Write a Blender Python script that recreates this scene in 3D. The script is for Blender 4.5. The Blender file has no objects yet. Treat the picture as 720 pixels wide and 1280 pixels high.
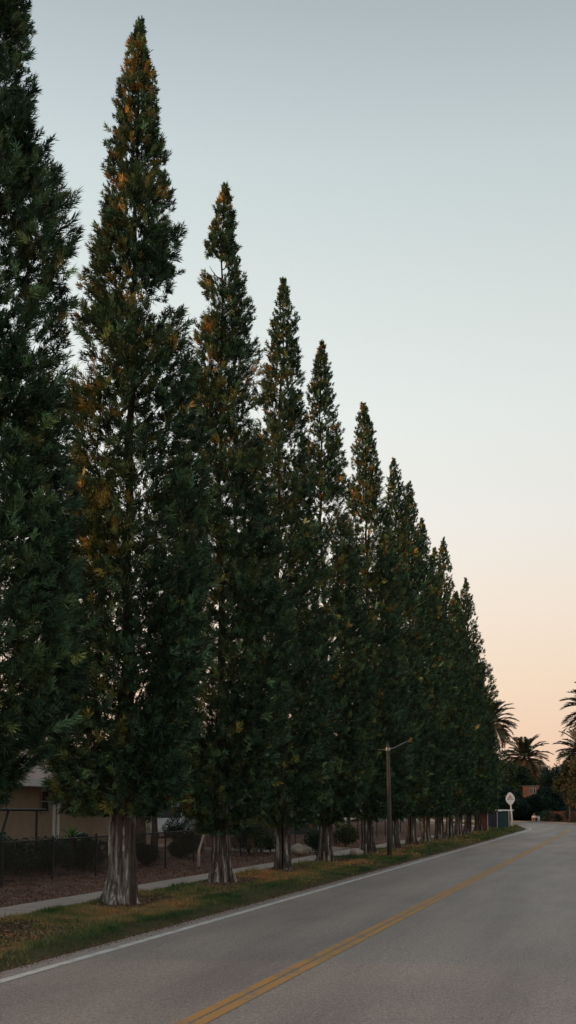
import bpy, bmesh, math
import numpy as np
from mathutils import Vector, Matrix
R = math.radians
scene = bpy.context.scene
COL = scene.collection

# ------------------------------------------------------------------ camera
F = 1500.0; HX, HY = 780.0, 1004.0; CH = 2.0
PIT = R(5.5); PSI = math.atan((HX-360)/F*math.cos(PIT)); SH = HY-640-F*math.tan(PIT)
fwd = Vector((-math.sin(PSI)*math.cos(PIT), math.cos(PSI)*math.cos(PIT), math.sin(PIT)))
rgt = Vector((math.cos(PSI), math.sin(PSI), 0)); upv = rgt.cross(fwd)
cd = bpy.data.cameras.new('camera'); cam = bpy.data.objects.new('camera', cd); COL.objects.link(cam)
cam.matrix_world = Matrix(((rgt.x, upv.x, -fwd.x, 0), (rgt.y, upv.y, -fwd.y, 0), (rgt.z, upv.z, -fwd.z, CH), (0, 0, 0, 1)))
cd.sensor_fit = 'AUTO'; cd.sensor_width = 36; cd.lens = 36*F/1280; cd.shift_y = SH/1280
cd.clip_start = .1; cd.clip_end = 6000
scene.camera = cam

def ray(x, y): return fwd*F + rgt*(x-360) + upv*((640-y)+SH)
def at(x, y, z=0.0):                      # where the sight line of a photo pixel meets the ground
    r = ray(x, y); t = (z-CH)/r.z; return Vector((r.x*t, r.y*t, z))
def atX(x, y, X):                         # ... or a vertical plane parallel to the road
    r = ray(x, y); t = X/r.x; return Vector((X, r.y*t, CH+r.z*t))

# ------------------------------------------------------------------ materials
def lin(c): return tuple((v/12.92 if v <= .04045 else ((v+.055)/1.055)**2.4) for v in [k/255 for k in c])
def new_mat(name):
    m = bpy.data.materials.new(name); m.use_nodes = True
    nt = m.node_tree; b = nt.nodes['Principled BSDF']; return m, nt, b
def nd(nt, typ, **kw):
    n = nt.nodes.new(typ)
    for k, v in kw.items():
        if k in n.inputs: n.inputs[k].default_value = v
        else: setattr(n, k, v)
    return n
def ramp(nt, fac, stops, interp='LINEAR'):
    n = nt.nodes.new('ShaderNodeValToRGB'); cr = n.color_ramp; cr.interpolation = interp
    while len(cr.elements) < len(stops): cr.elements.new(.5)
    for e, (p, c) in zip(cr.elements, stops): e.position = p; e.color = (*c, 1)
    nt.links.new(fac, n.inputs[0]); return n.outputs[0]
def coords(nt, scale=(1, 1, 1), kind='Object'):
    t = nt.nodes.new('ShaderNodeTexCoord'); m = nt.nodes.new('ShaderNodeMapping')
    m.inputs['Scale'].default_value = scale; nt.links.new(t.outputs[kind], m.inputs[0]); return m.outputs[0]
def noise(nt, vec, scale, detail=4, rough=.55, dist=0):
    n = nd(nt, 'ShaderNodeTexNoise', Scale=scale, Detail=detail, Roughness=rough, Distortion=dist)
    nt.links.new(vec, n.inputs['Vector']); return n.outputs['Fac']
def mixc(nt, fac, a, b, blend='MIX'):
    n = nt.nodes.new('ShaderNodeMix'); n.data_type = 'RGBA'; n.blend_type = blend
    for s, v in ((0, fac), (6, a), (7, b)):
        if isinstance(v, (int, float)): n.inputs[s].default_value = v
        elif isinstance(v, tuple): n.inputs[s].default_value = (*v, 1) if len(v) == 3 else v
        else: nt.links.new(v, n.inputs[s])
    return n.outputs[2]
def bump(nt, b, h, strength=.5, dist=.02):
    n = nd(nt, 'ShaderNodeBump', Strength=strength, Distance=dist)
    nt.links.new(h, n.inputs['Height']); nt.links.new(n.outputs[0], b.inputs['Normal'])
def simple(name, col, rough=.7, spec=.3, var=.25, sc=6, metal=0, bmp=.2):
    m, nt, b = new_mat(name); v = coords(nt)
    f = noise(nt, v, sc, 6, .6)
    lo = tuple(c*(1-var) for c in col); hi = tuple(min(1, c*(1+var)) for c in col)
    c = ramp(nt, f, [(.3, lo), (.7, hi)]); nt.links.new(c, b.inputs['Base Color'])
    b.inputs['Roughness'].default_value = rough; b.inputs['Specular IOR Level'].default_value = spec
    b.inputs['Metallic'].default_value = metal
    if bmp: bump(nt, b, noise(nt, v, sc*6, 4), bmp, .01)
    return m
def attr_mat(name, rough=.6, spec=.25, gloss_var=False, trans=0):
    m, nt, b = new_mat(name); a = nt.nodes.new('ShaderNodeAttribute'); a.attribute_name = 'tint'
    nt.links.new(a.outputs['Color'], b.inputs['Base Color'])
    b.inputs['Roughness'].default_value = rough; b.inputs['Specular IOR Level'].default_value = spec
    return m

M = {}
M['leaf'] = attr_mat('needle foliage', .62, .22)
M['grass'] = attr_mat('grass blades', .7, .2)
M['litter'] = attr_mat('dry leaf litter', .85, .1)
M['frond'] = attr_mat('palm frond', .5, .3)

def bark_mat(name, light, mid, dark, red):
    m, nt, b = new_mat(name)
    v = coords(nt, (7, 7, .45)); v2 = coords(nt, (26, 26, 1.6)); v3 = coords(nt, (5.0, 5.0, .28))
    a = noise(nt, v, 1.0, 6, .65, .6); f = noise(nt, v2, 1.0, 5, .7, .3); g = noise(nt, v3, 1.0, 3, .5)
    c = ramp(nt, a, [(.38, dark), (.47, mid), (.55, light), (.8, tuple(k*1.15 for k in light))])
    c = mixc(nt, ramp(nt, f, [(.40, (0, 0, 0)), (.62, (1, 1, 1))]), tuple(k*.55 for k in mid), c)
    c = mixc(nt, ramp(nt, g, [(.50, (0, 0, 0)), (.59, (.88, .88, .88))]), c, red)
    # pale lower trunk, blending to darker brown further up
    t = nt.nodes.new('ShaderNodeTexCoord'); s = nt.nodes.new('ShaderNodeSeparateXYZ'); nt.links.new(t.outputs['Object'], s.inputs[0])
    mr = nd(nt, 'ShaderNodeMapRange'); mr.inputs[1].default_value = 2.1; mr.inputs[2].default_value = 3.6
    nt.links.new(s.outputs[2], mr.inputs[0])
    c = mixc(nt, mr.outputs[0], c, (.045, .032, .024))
    nt.links.new(c, b.inputs['Base Color']); b.inputs['Roughness'].default_value = .9; b.inputs['Specular IOR Level'].default_value = .15
    ad = nt.nodes.new('ShaderNodeMath'); nt.links.new(a, ad.inputs[0]); nt.links.new(f, ad.inputs[1])
    bump(nt, b, ad.outputs[0], .9, .05)
    return m
M['bark_pale'] = bark_mat('bleached cypress bark', (.72, .67, .62), (.27, .235, .21), (.018, .014, .012), (.060, .042, .034))
M['bark_brown'] = bark_mat('brown cypress bark', (.62, .55, .50), (.15, .12, .10), (.012, .010, .009), (.040, .029, .024))
M['bark_plain'] = simple('plain bark', (.10, .075, .055), .9, .1, .4, 5, 0, .6)

def asphalt():
    m, nt, b = new_mat('worn asphalt'); v = coords(nt)
    g = noise(nt, v, 38, 3, .9); g2 = noise(nt, v, 13, 5, .85); l = noise(nt, coords(nt, (1, .12, 1)), .9, 4, .55); p = noise(nt, v, .35, 5, .6)
    c = ramp(nt, g, [(.34, (.06, .052, .047)), (.5, (.27, .238, .218)), (.66, (.80, .71, .65))])
    c = mixc(nt, .5, c, ramp(nt, g2, [(.36, (.13, .115, .105)), (.5, (.25, .222, .205)), (.64, (.42, .37, .34))]))
    c = mixc(nt, 1.0, c, ramp(nt, l, [(.3, (.72, .71, .72)), (.52, (.98, .95, .94)), (.7, (1.16, 1.12, 1.09))]), 'MULTIPLY')
    c = mixc(nt, .8, c, ramp(nt, p, [(.3, (.86, .87, .86)), (.5, (1, .98, .98)), (.72, (1.12, 1.07, 1.05))]), 'MULTIPLY')
    # tar-sealed cracks
    vo = nd(nt, 'ShaderNodeTexVoronoi', feature='DISTANCE_TO_EDGE', Scale=.33)
    n = nt.nodes.new('ShaderNodeTexNoise'); n.inputs['Scale'].default_value = 1.4; n.inputs['Detail'].default_value = 5; nt.links.new(v, n.inputs['Vector'])
    dv = mixc(nt, .25, v, n.outputs['Color'], 'ADD'); nt.links.new(dv, vo.inputs['Vector'])
    k = ramp(nt, vo.outputs['Distance'], [(.0, (.66, .66, .66)), (.005, (1, 1, 1))])
    c = mixc(nt, .55, c, k, 'MULTIPLY')
    c = mixc(nt, 1.0, c, (1.03, .985, .945), 'MULTIPLY')
    nt.links.new(c, b.inputs['Base Color'])
    b.inputs['Roughness'].default_value = .62; b.inputs['Specular IOR Level'].default_value = .45
    bump(nt, b, g, .55, .012); return m
M['asphalt'] = asphalt()

def paint(name, col, wear):
    m, nt, b = new_mat(name); v = coords(nt)
    f = noise(nt, v, 45, 5, .7); g = noise(nt, v, 2.2, 4, .6)
    ad = nt.nodes.new('ShaderNodeMath'); nt.links.new(f, ad.inputs[0]); nt.links.new(g, ad.inputs[1])
    k = ramp(nt, ad.outputs[0], [(wear-.06, (0, 0, 0)), (wear+.12, (1, 1, 1))])
    c = mixc(nt, k, (.19, .17, .155), col); nt.links.new(c, b.inputs['Base Color'])
    b.inputs['Roughness'].default_value = .7; bump(nt, b, f, .3, .006); return m
M['white_paint'] = paint('worn white road paint', (.60, .56, .52), .84)
M['yellow_paint'] = paint('worn yellow road paint', (.46, .235, .06), .84)

def ground_mat(name, stops, sc, fine, bmp=.8):
    m, nt, b = new_mat(name); v = coords(nt)
    a = noise(nt, v, sc, 6, .65); f = noise(nt, v, fine, 4, .7)
    ad = nt.nodes.new('ShaderNodeMix'); ad.data_type = 'FLOAT'; ad.inputs[0].default_value = .5
    nt.links.new(a, ad.inputs[2]); nt.links.new(f, ad.inputs[3])
    nt.links.new(ramp(nt, ad.outputs[0], stops), b.inputs['Base Color'])
    b.inputs['Roughness'].default_value = .95; b.inputs['Specular IOR Level'].default_value = .08
    bump(nt, b, f, bmp, .05); return m
M['soil'] = ground_mat('soil', [(.35, (.045, .032, .024)), (.5, (.085, .062, .045)), (.65, (.13, .10, .07))], 1.5, 25)
M['mulch'] = ground_mat('pine straw mulch', [(.34, (.06, .036, .027)), (.48, (.15, .088, .066)), (.58, (.24, .15, .115)), (.7, (.32, .22, .17))], 2.0, 32)
M['verge'] = ground_mat('verge turf soil', [(.34, (.035, .03, .016)), (.5, (.07, .065, .028)), (.66, (.12, .09, .045))], 1.2, 28)
M['field'] = ground_mat('far ground', [(.3, (.03, .035, .018)), (.7, (.07, .065, .04))], .3, 6)
M['drive'] = ground_mat('driveway dirt', [(.3, (.20, .14, .11)), (.7, (.34, .26, .21))], .8, 20, .3)
def concrete():
    m, nt, b = new_mat('sidewalk concrete'); v = coords(nt)
    a = noise(nt, v, 1.1, 6, .65); f = noise(nt, v, 30, 4, .6)
    c = mixc(nt, .35, ramp(nt, a, [(.3, (.22, .17, .14)), (.7, (.38, .30, .25))]), ramp(nt, f, [(.3, (.15, .115, .09)), (.7, (.38, .30, .25))]))
    nt.links.new(c, b.inputs['Base Color']); b.inputs['Roughness'].default_value = .85; bump(nt, b, f, .3, .01); return m
M['concrete'] = concrete()
M['stucco'] = simple('beige stucco', (.37, .30, .225), .9, .1, .12, 2.5, 0, .5)
M['stucco_grey'] = simple('grey stucco', (.30, .29, .27), .9, .1, .12, 2.5, 0, .5)
M['teal_wall'] = simple('teal clapboard', (.028, .075, .070), .8, .2, .2, 3)
M['terracotta'] = simple('terracotta render', (.60, .24, .13), .85, .1, .25, 1.2)
M['white_trim'] = simple('white trim', (.72, .71, .68), .6, .3, .08, 4, 0, .05)
M['fascia'] = simple('weathered fascia', (.30, .26, .22), .8, .2, .2, 4)
M['dark_metal'] = simple('black painted metal', (.02, .02, .02), .5, .4, .3, 8)
M['grey_metal'] = simple('galvanised metal', (.35, .35, .34), .45, .4, .2, 5, .6)
M['pole_wood'] = simple('weathered pole timber', (.10, .085, .07), .9, .15, .35, 3, 0, .6)
M['glass'] = simple('dark window glass', (.03, .035, .04), .08, .6, .1, 1, 0, 0)
M['pale_glass'] = simple('curtained window', (.35, .50, .48), .3, .5, .1, 2, 0, 0)
M['van_paint'] = simple('white van paint', (.42, .46, .48), .25, .6, .04, 1, 0, 0)
M['rubber'] = simple('tyre rubber', (.02, .02, .02), .85, .2, .2, 8)
M['stone'] = simple('grey boulder', (.33, .28, .23), .9, .15, .3, 3, 0, .7)
M['teal_panel'] = simple('teal sheet panel', (.012, .045, .05), .5, .4, .25, 2)
M['navy_panel'] = simple('dark navy panel', (.012, .018, .03), .5, .4, .25, 2)
M['red_panel'] = simple('red brown board', (.15, .035, .028), .7, .2, .3, 2)
M['sign_white'] = simple('white sign face', (.86, .80, .76), .5, .4, .04, 2, 0, 0)
M['sign_red'] = simple('faded red lettering', (.55, .13, .09), .6, .3, .1, 2, 0, 0)
M['sign_grey'] = simple('grey lettering', (.22, .2, .2), .6, .3, .1, 2, 0, 0)
M['post_white'] = simple('white painted post', (.72, .68, .62), .6, .3, .12, 4, 0, .1)
M['birch'] = simple('pale bare stake', (.50, .42, .35), .8, .2, .2, 6)
M['skin'] = simple('skin', (.52, .27, .18), .55, .35, .05, 5, 0, 0)
M['hair'] = simple('black hair', (.015, .012, .012), .5, .4, .1, 20, 0, 0)
M['shirt'] = simple('white cotton', (.80, .76, .74), .85, .2, .06, 8)
M['shorts'] = simple('rust cotton', (.50, .17, .09), .85, .2, .1, 8)
def brick(name, c1, c2, mortar, sc):
    m, nt, b = new_mat(name); t = nt.nodes.new('ShaderNodeTexCoord'); mp = nt.nodes.new('ShaderNodeMapping')
    mp.inputs['Rotation'].default_value = (R(90), 0, 0); nt.links.new(t.outputs['Object'], mp.inputs[0])
    k = nd(nt, 'ShaderNodeTexBrick', Scale=sc); k.inputs['Color1'].default_value = (*c1, 1); k.inputs['Color2'].default_value = (*c2, 1); k.inputs['Mortar'].default_value = (*mortar, 1)
    nt.links.new(mp.outputs[0], k.inputs['Vector']); nt.links.new(k.outputs['Color'], b.inputs['Base Color'])
    b.inputs['Roughness'].default_value = .9; bump(nt, b, k.outputs['Fac'], -.4, .01); return m
M['brick'] = brick('red brick', (.30, .11, .07), (.22, .085, .06), (.3, .26, .22), 4)
def shingle():
    m, nt, b = new_mat('roof shingles'); v = coords(nt, (1, 1, 1))
    t = nt.nodes.new('ShaderNodeTexCoord'); mp = nt.nodes.new('ShaderNodeMapping'); mp.inputs['Rotation'].default_value = (0, 0, R(90)); nt.links.new(t.outputs['Object'], mp.inputs[0])
    k = nd(nt, 'ShaderNodeTexBrick', Scale=3.0); k.inputs['Mortar Size'].default_value = .03
    k.inputs['Color1'].default_value = (.50, .33, .27, 1); k.inputs['Color2'].default_value = (.36, .24, .20, 1); k.inputs['Mortar'].default_value = (.08, .06, .05, 1)
    nt.links.new(mp.outputs[0], k.inputs['Vector'])
    c = mixc(nt, .4, k.outputs['Color'], ramp(nt, noise(nt, v, 3, 5), [(.3, (.25, .18, .15)), (.7, (.55, .42, .36))]))
    nt.links.new(c, b.inputs['Base Color']); b.inputs['Roughness'].default_value = .9; bump(nt, b, k.outputs['Fac'], -.6, .02); return m
M['shingle'] = shingle()

# ------------------------------------------------------------------ object helpers
def link(name, data=None, mat=None, parent=None):
    o = bpy.data.objects.new(name, data); COL.objects.link(o)
    if mat is not None: data.materials.append(M[mat] if isinstance(mat, str) else mat)
    if parent is not None: o.parent = parent
    return o
def tag(o, label=None, cat=None, group=None, kind=None):
    if label: o['label'] = label
    if cat: o['category'] = cat
    if group: o['group'] = group
    if kind: o['kind'] = kind
    return o
def thing(name, label, cat, loc=(0, 0, 0), rz=0, group=None):
    o = link(name); o.location = loc; o.rotation_euler = (0, 0, rz); o.empty_display_size = .2
    return tag(o, label, cat, group)
def npmesh(name, V, Fc, cols=None, smooth=False):
    """V (n,3), Fc (m,k) constant face size"""
    V = np.asarray(V, np.float32); Fc = np.asarray(Fc, np.int32); m, k = Fc.shape
    me = bpy.data.meshes.new(name); me.vertices.add(len(V)); me.vertices.foreach_set('co', V.ravel())
    me.loops.add(m*k); me.loops.foreach_set('vertex_index', Fc.ravel())
    me.polygons.add(m); me.polygons.foreach_set('loop_start', np.arange(0, m*k, k, dtype=np.int32))
    me.polygons.foreach_set('loop_total', np.full(m, k, np.int32))
    if smooth: me.polygons.foreach_set('use_smooth', np.ones(m, bool))
    me.update(calc_edges=True)
    if cols is not None:
        a = me.color_attributes.new('tint', 'FLOAT_COLOR', 'POINT')
        c = np.ones((len(V), 4), np.float32); c[:, :3] = cols; a.data.foreach_set('color', c.ravel())
    return me
class BM:
    """collects boxes, tubes, extrusions into one mesh"""
    def __init__(s): s.b = bmesh.new()
    def box(s, lo, hi, rot=None, piv=None):
        c = [(lo[i]+hi[i])/2 for i in range(3)]; d = [hi[i]-lo[i] for i in range(3)]
        r = bmesh.ops.create_cube(s.b, size=1); bmesh.ops.scale(s.b, vec=d, verts=r['verts'])
        bmesh.ops.translate(s.b, vec=c, verts=r['verts'])
        if rot is not None: bmesh.ops.rotate(s.b, verts=r['verts'], cent=piv or c, matrix=rot)
        return s
    def tube(s, pts, rad, n=10):
        pts = [Vector(p) for p in pts]; rad = rad if hasattr(rad, '__len__') else [rad]*len(pts); rings = []
        ref = Vector((0, 0, 1))
        if abs((pts[-1]-pts[0]).normalized().z) > .9: ref = Vector((0, 1, 0))
        for i, p in enumerate(pts):
            t = (pts[min(i+1, len(pts)-1)]-pts[max(i-1, 0)]).normalized(); a = t.cross(ref).normalized(); bb = t.cross(a)
            rings.append([s.b.verts.new(p+(a*math.cos(2*math.pi*k/n)+bb*math.sin(2*math.pi*k/n))*rad[i]) for k in range(n)])
        for i in range(len(rings)-1):
            for k in range(n): s.b.faces.new((rings[i][k], rings[i][(k+1) % n], rings[i+1][(k+1) % n], rings[i+1][k]))
        s.b.faces.new(rings[0][::-1]); s.b.faces.new(rings[-1]); return s
    def prism(s, poly, d):
        """poly: 3-D outline; d: extrusion vector"""
        d = Vector(d); a = [s.b.verts.new(p) for p in poly]; c = [s.b.verts.new(Vector(p)+d) for p in poly]; n = len(a)
        s.b.faces.new(a[::-1]); s.b.faces.new(c)
        for i in range(n): s.b.faces.new((a[i], a[(i+1) % n], c[(i+1) % n], c[i]))
        return s
    def ball(s, c, r, sub=2):
        q = bmesh.ops.create_icosphere(s.b, subdivisions=sub, radius=1); bmesh.ops.scale(s.b, vec=r if hasattr(r, '__len__') else (r, r, r), verts=q['verts'])
        bmesh.ops.translate(s.b, vec=c, verts=q['verts']); return s
    def build(s, name, mat, parent=None, bevel=0, smooth=False):
        bmesh.ops.recalc_face_normals(s.b, faces=s.b.faces)
        me = bpy.data.meshes.new(name); s.b.to_mesh(me); s.b.free()
        if smooth: me.polygons.foreach_set('use_smooth', np.ones(len(me.polygons), bool))
        o = link(name, me, mat, parent)
        if bevel:
            m = o.modifiers.new('bevel', 'BEVEL'); m.width = bevel; m.segments = 2; m.limit_method = 'ANGLE'
        return o
def unit(v): return v/np.maximum(np.linalg.norm(v, axis=-1, keepdims=True), 1e-9)
def kites(P, D, L, W, rng, droop=0):
    """needle / blade quads: base P, direction D, length L, width W"""
    n = len(P); S = unit(np.cross(D, unit(rng.normal(size=(n, 3))))); L = L[:, None]; W = W[:, None]
    mid = P+D*L*.45; tip = P+D*L
    if droop: mid[:, 2] -= droop*L[:, 0]*.3; tip[:, 2] -= droop*L[:, 0]
    V = np.stack([P, mid+S*W*.5, tip, mid-S*W*.5], 1).reshape(-1, 3)
    return V, np.arange(4*n).reshape(n, 4)
def noise3(rng, k=10, lo=.6, hi=2.2):
    fr = unit(rng.normal(size=(k, 3)))*rng.uniform(lo, hi, (k, 1))*math.pi; ph = rng.uniform(0, 6.28, k)
    return lambda p: np.sin(p@fr.T+ph).sum(-1)/math.sqrt(k/2)

# ------------------------------------------------------------------ road line: straight, then bending left
XC = -3.86; Y0 = 90.0; RC = 70.0
def P(s, off):
    """s metres along the road, off metres to the right of the centre line"""
    s = np.asarray(s, float); off = np.asarray(off, float)
    a = np.maximum(s-Y0, 0)/RC; x = np.where(s > Y0, XC-RC+(RC+off)*np.cos(a), XC+off); y = np.where(s > Y0, Y0+(RC+off)*np.sin(a), s)
    return x, y
S_END = Y0+RC*R(80)
def strip(name, s0, s1, o0, o1, ds, no, zf, mat, kind='structure', parent=None):
    ns = max(2, int((s1-s0)/ds)); S, O = np.meshgrid(np.linspace(s0, s1, ns+1), np.linspace(0, 1, no+1), indexing='ij')
    lo = o0(S) if callable(o0) else o0; hi = o1(S) if callable(o1) else o1
    OO = lo+(hi-lo)*O; X, Y = P(S, OO); Z = zf(X, Y, O) if callable(zf) else np.full_like(X, zf)
    V = np.stack([X, Y, Z], -1).reshape(-1, 3); I = np.arange((ns+1)*(no+1)).reshape(ns+1, no+1)
    Fc = np.stack([I[:-1, :-1], I[:-1, 1:], I[1:, 1:], I[1:, :-1]], -1).reshape(-1, 4)
    o = link(name, npmesh(name, V, Fc, smooth=True), mat, parent)
    if kind: o['kind'] = kind
    return o
rg = np.random.default_rng(5)
nz = noise3(rg, 12, .15, .9)
def n2(x, y): return nz(np.stack([x, y, np.zeros_like(x)], -1))

# ground sheet to the horizon
b = BM(); g = 3000
b.b.faces.new([b.b.verts.new(v) for v in ((-g, -g, -.12), (g, -g, -.12), (g, g, -.12), (-g, g, -.12))])
o = b.build('ground', 'field'); o['kind'] = 'structure'
EDGE_L, EDGE_R = -3.34, 5.3
strip('road', -40, S_END, EDGE_L-.0, EDGE_R, 1.5, 8, 0, 'asphalt')
LINE = -2.96
nn = noise3(np.random.default_rng(9), 8, .3, 1.4)
o = strip('edge_line_marking', -40, 101, LINE-.07, LINE+.07, 1.5, 1, .004, 'white_paint')
strip('edge_line_marking', -40, S_END, EDGE_R-.47, EDGE_R-.33, 1.5, 1, .004, 'white_paint')
strip('centre_line_marking', -40, 92, -.14, -.016, 1.5, 1, .004, 'yellow_paint')
strip('centre_line_marking', -40, 92, .016, .14, 1.5, 1, .004, 'yellow_paint')
def verge_z(x, y, o):       # o runs from the sidewalk side (0) to the kerb-less asphalt edge (1)
    e = np.clip((1-o)/.12, 0, 1); return -.02+.075*e+.012*n2(x*2, y*2)*e
W_OUT, W_IN = -7.35, -6.35            # sidewalk offsets from the centre line
def edge_wob(s): return EDGE_L+.03+.045*n2(s*1.3, s*0+3)+.02*n2(s*5, s*0+8)
strip('grass_verge_ground', -40, S_END, W_IN, edge_wob, .4, 14, verge_z, 'verge')
strip('right_verge_ground', -40, S_END, EDGE_R-.02, EDGE_R+26, 1.5, 14, lambda x, y, o: -.02+.06*np.clip(o/.05, 0, 1)+.01*n2(x, y), 'verge')
def yard_z(x, y, o): return .0+.05*n2(x*.5, y*.5)*np.clip((1-o)*8, 0, 1)+.12*np.clip((1-o)*3.5, 0, 1)+.015*n2(x*3, y*3)
strip('yard_ground', -40, S_END, W_OUT-16, W_OUT+.02, .5, 40, yard_z, 'mulch')
# sidewalk slabs (joints every 1.5 m)
b = BM()
s = -40.0
while s < S_END-2:
    q = []
    for ss, oo in ((s+.008, W_OUT), (s+.008, W_IN), (s+1.492, W_IN), (s+1.492, W_OUT)):
        X, Y = P(ss, oo); q.append((float(X), float(Y), -.1))
    b.prism(q, (0, 0, .165+float(rg.uniform(-.004, .004)))); s += 1.5
o = b.build('sidewalk', 'concrete', bevel=.008); o['kind'] = 'structure'
# driveway of pale dirt crossing the yard behind the fourth tree
strip('driveway', 47, 51.5, W_OUT-9.4, W_OUT+.0, .6, 12, lambda x, y, o: yard_z(x, y, o*9.4/16+6.6/16)+.03, 'drive')

# ------------------------------------------------------------------ cypress row
HK = np.array([1.45, 1.9, 3.0, 4.5, 6.5, 9.8, 11.3, 12.9, 14.4, 16.0, 16.9, 17.25])/17.25
RK = np.array([.60, 1.25, 1.62, 1.76, 1.68, 1.40, 1.20, .94, .66, .40, .16, .03])
PAL = np.array([(.028, .062, .037), (.052, .102, .052), (.100, .142, .055), (.22, .19, .055), (.40, .225, .060), (.50, .21, .085)])
def cypress(base, H, seed, label, bark, nspray, nneed, nl, nw, rs=1.0, spray_L=.42, r0=.34, warm=1.0, lean=0.0, zlow=1.4, split=1.0):
    rng = np.random.default_rng(seed)
    t = thing('cypress_tree', label, 'tree', base, 0, 'tall cypresses in a row along the verge')
    # ---- trunk: fluted column of fused stems with root flare
    nA = 72; zs = np.concatenate([np.linspace(-.08, 3.2, 46), np.linspace(3.4, H*.985, 46)]); A = np.linspace(0, 2*np.pi, nA, endpoint=False)
    wx = np.cumsum(rng.normal(0, .02, len(zs))); wx -= np.interp(zs, [zs[0], zs[-1]], [wx[0], wx[-1]]); wy = np.cumsum(rng.normal(0, .02, len(zs))); wy -= np.interp(zs, [zs[0], zs[-1]], [wy[0], wy[-1]])
    axis = lambda z: (np.interp(z, zs, wx)*np.clip(z/3, 0, 1)+lean*z/H, np.interp(z, zs, wy)*np.clip(z/3, 0, 1))
    nf = rng.integers(6, 9); fa = np.sort(rng.uniform(0, 2*np.pi, nf)); fd = rng.uniform(.32, .60, nf)*split; fw = rng.uniform(.07, .17, nf); tw = rng.uniform(-.06, .06)
    ra = rng.uniform(0, 2*np.pi, 7); rw = rng.uniform(.16, .3, 7); rl = rng.uniform(.10, .34, 7)
    Z, AA = np.meshgrid(zs, A, indexing='ij')
    rad = np.interp(Z, [0, .6, 1.5, 3, 5, H*.6, H], [r0*1.02, r0*.90, r0*.84, r0*.74, r0*.34, r0*.2, r0*.03])
    mod = np.ones_like(Z); fl = np.clip((4.8-Z)/2.5, .15, 1)
    for k in range(nf):
        d = np.angle(np.exp(1j*(AA-fa[k]-tw*Z-.07*np.sin(Z*1.7+k)))); mod -= fd[k]*np.exp(-(d/fw[k])**2)*fl
    for k, m_ in enumerate((11, 17, 29)): mod += (.045, .035, .02)[k]*np.sin(m_*AA+tw*m_*Z+rng.uniform(0, 6)+.6*np.sin(Z*2.3+k))*fl
    flare = np.clip(1-Z/.7, 0, 1)**1.8
    for k in range(7):
        d = np.angle(np.exp(1j*(AA-ra[k]))); rad = rad+rl[k]*.42*np.exp(-(d/rw[k])**2)*flare
    rad = rad*mod+flare*.015; rad *= 1+.02*rng.normal(size=rad.shape)*fl
    ax, ay = axis(Z); V = np.stack([ax+rad*np.cos(AA), ay+rad*np.sin(AA), Z], -1).reshape(-1, 3)
    I = np.arange(len(zs)*nA).reshape(len(zs), nA); J = np.roll(I, -1, 1)
    Fc = [np.stack([I[:-1], J[:-1], J[1:], I[1:]], -1).reshape(-1, 4)]; VV = [V]; nv = len(V)
    # ---- limbs reaching up and out into the crown
    bx = []
    nlimb = 46
    for k in range(nlimb):
        z0 = 1.75+(H-3.2)*(k+rng.random())/nlimb; a = rng.uniform(0, 2*np.pi); rr = float(np.interp(z0/H, HK, RK))*rs
        L = max(.2, rr*rng.uniform(.5, .72)); n = 6; q = np.linspace(0, 1, n)
        axx, ayy = axis(z0); hx = axx+np.cos(a+.3*q)*L*q**.9; hy = ayy+np.sin(a+.3*q)*L*q**.9; hz = z0+L*(.25*q+.85*q**2)
        Pp = np.stack([hx, hy, hz], -1); r_ = np.linspace(.035 if z0 < 9 else .02, .006, n)
        dr = unit(np.gradient(Pp, axis=0)); s1 = unit(np.cross(dr, np.array([0, 0, 1.]))); s2 = np.cross(dr, s1)
        th = np.linspace(0, 2*np.pi, 5, endpoint=False)
        ring = Pp[:, None]+(s1[:, None]*np.cos(th)[None, :, None]+s2[:, None]*np.sin(th)[None, :, None])*r_[:, None, None]
        I2 = np.arange(n*5).reshape(n, 5)+nv; J2 = np.roll(I2, -1, 1)
        VV.append(ring.reshape(-1, 3)); Fc.append(np.stack([I2[:-1], J2[:-1], J2[1:], I2[1:]], -1).reshape(-1, 4)); nv += n*5
    link('trunk', npmesh('trunk', np.concatenate(VV), np.concatenate(Fc), smooth=True), bark, t)
    # ---- crown: sprays of needles held in clumps
    gap = noise3(rng, 14, .8, 2.2); clump = noise3(rng, 16, 2.0, 4.2); lobe = noise3(rng, 12, .25, .8); colr = noise3(rng, 10, .4, 1.4)
    N = int(nspray*1.9)
    zh = rng.uniform(zlow/H, 1.0, N*2); rp = np.interp(zh, HK, RK); keep = rng.random(N*2) < (rp+.18)/(RK.max()+.18); zh = zh[keep][:N]; N = len(zh)
    a = rng.uniform(0, 2*np.pi, N); q = rng.random(N)**.4
    dirs = np.stack([np.cos(a), np.sin(a), np.zeros(N)], -1)
    z = zh*H; lobes = 1+.065*lobe(np.stack([np.cos(a)*1.3, np.sin(a)*1.3, z*.55], -1)); lobes += .085*clump(np.stack([np.cos(a)*.9, np.sin(a)*.9, z*.75], -1))/np.clip(np.interp(zh, HK, RK), .5, 2)
    rmax = np.interp(zh, HK, RK)*rs*np.clip(lobes, .62, 1.3); r = rmax*(.12+.88*q)
    rs_in = spray_L*.55; r = np.maximum(r-rs_in*np.clip(rmax/1.0, .2, 1), .02)
    ax, ay = axis(z); C = np.stack([ax+r*np.cos(a), ay+r*np.sin(a), z-.12], -1)
    thr = np.interp(zh, [0, .2, .38, .62, .85, 1], [-3, -2.2, -.88, -.54, -.95, -2.2])
    g_ = gap(C*np.array([1, 1, .8]))+.45*clump(C*np.array([1, 1, .8]))+rng.normal(0, .15, N)
    ok = g_ > thr; ok &= ~((zh < .35) & (q < .35))
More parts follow.
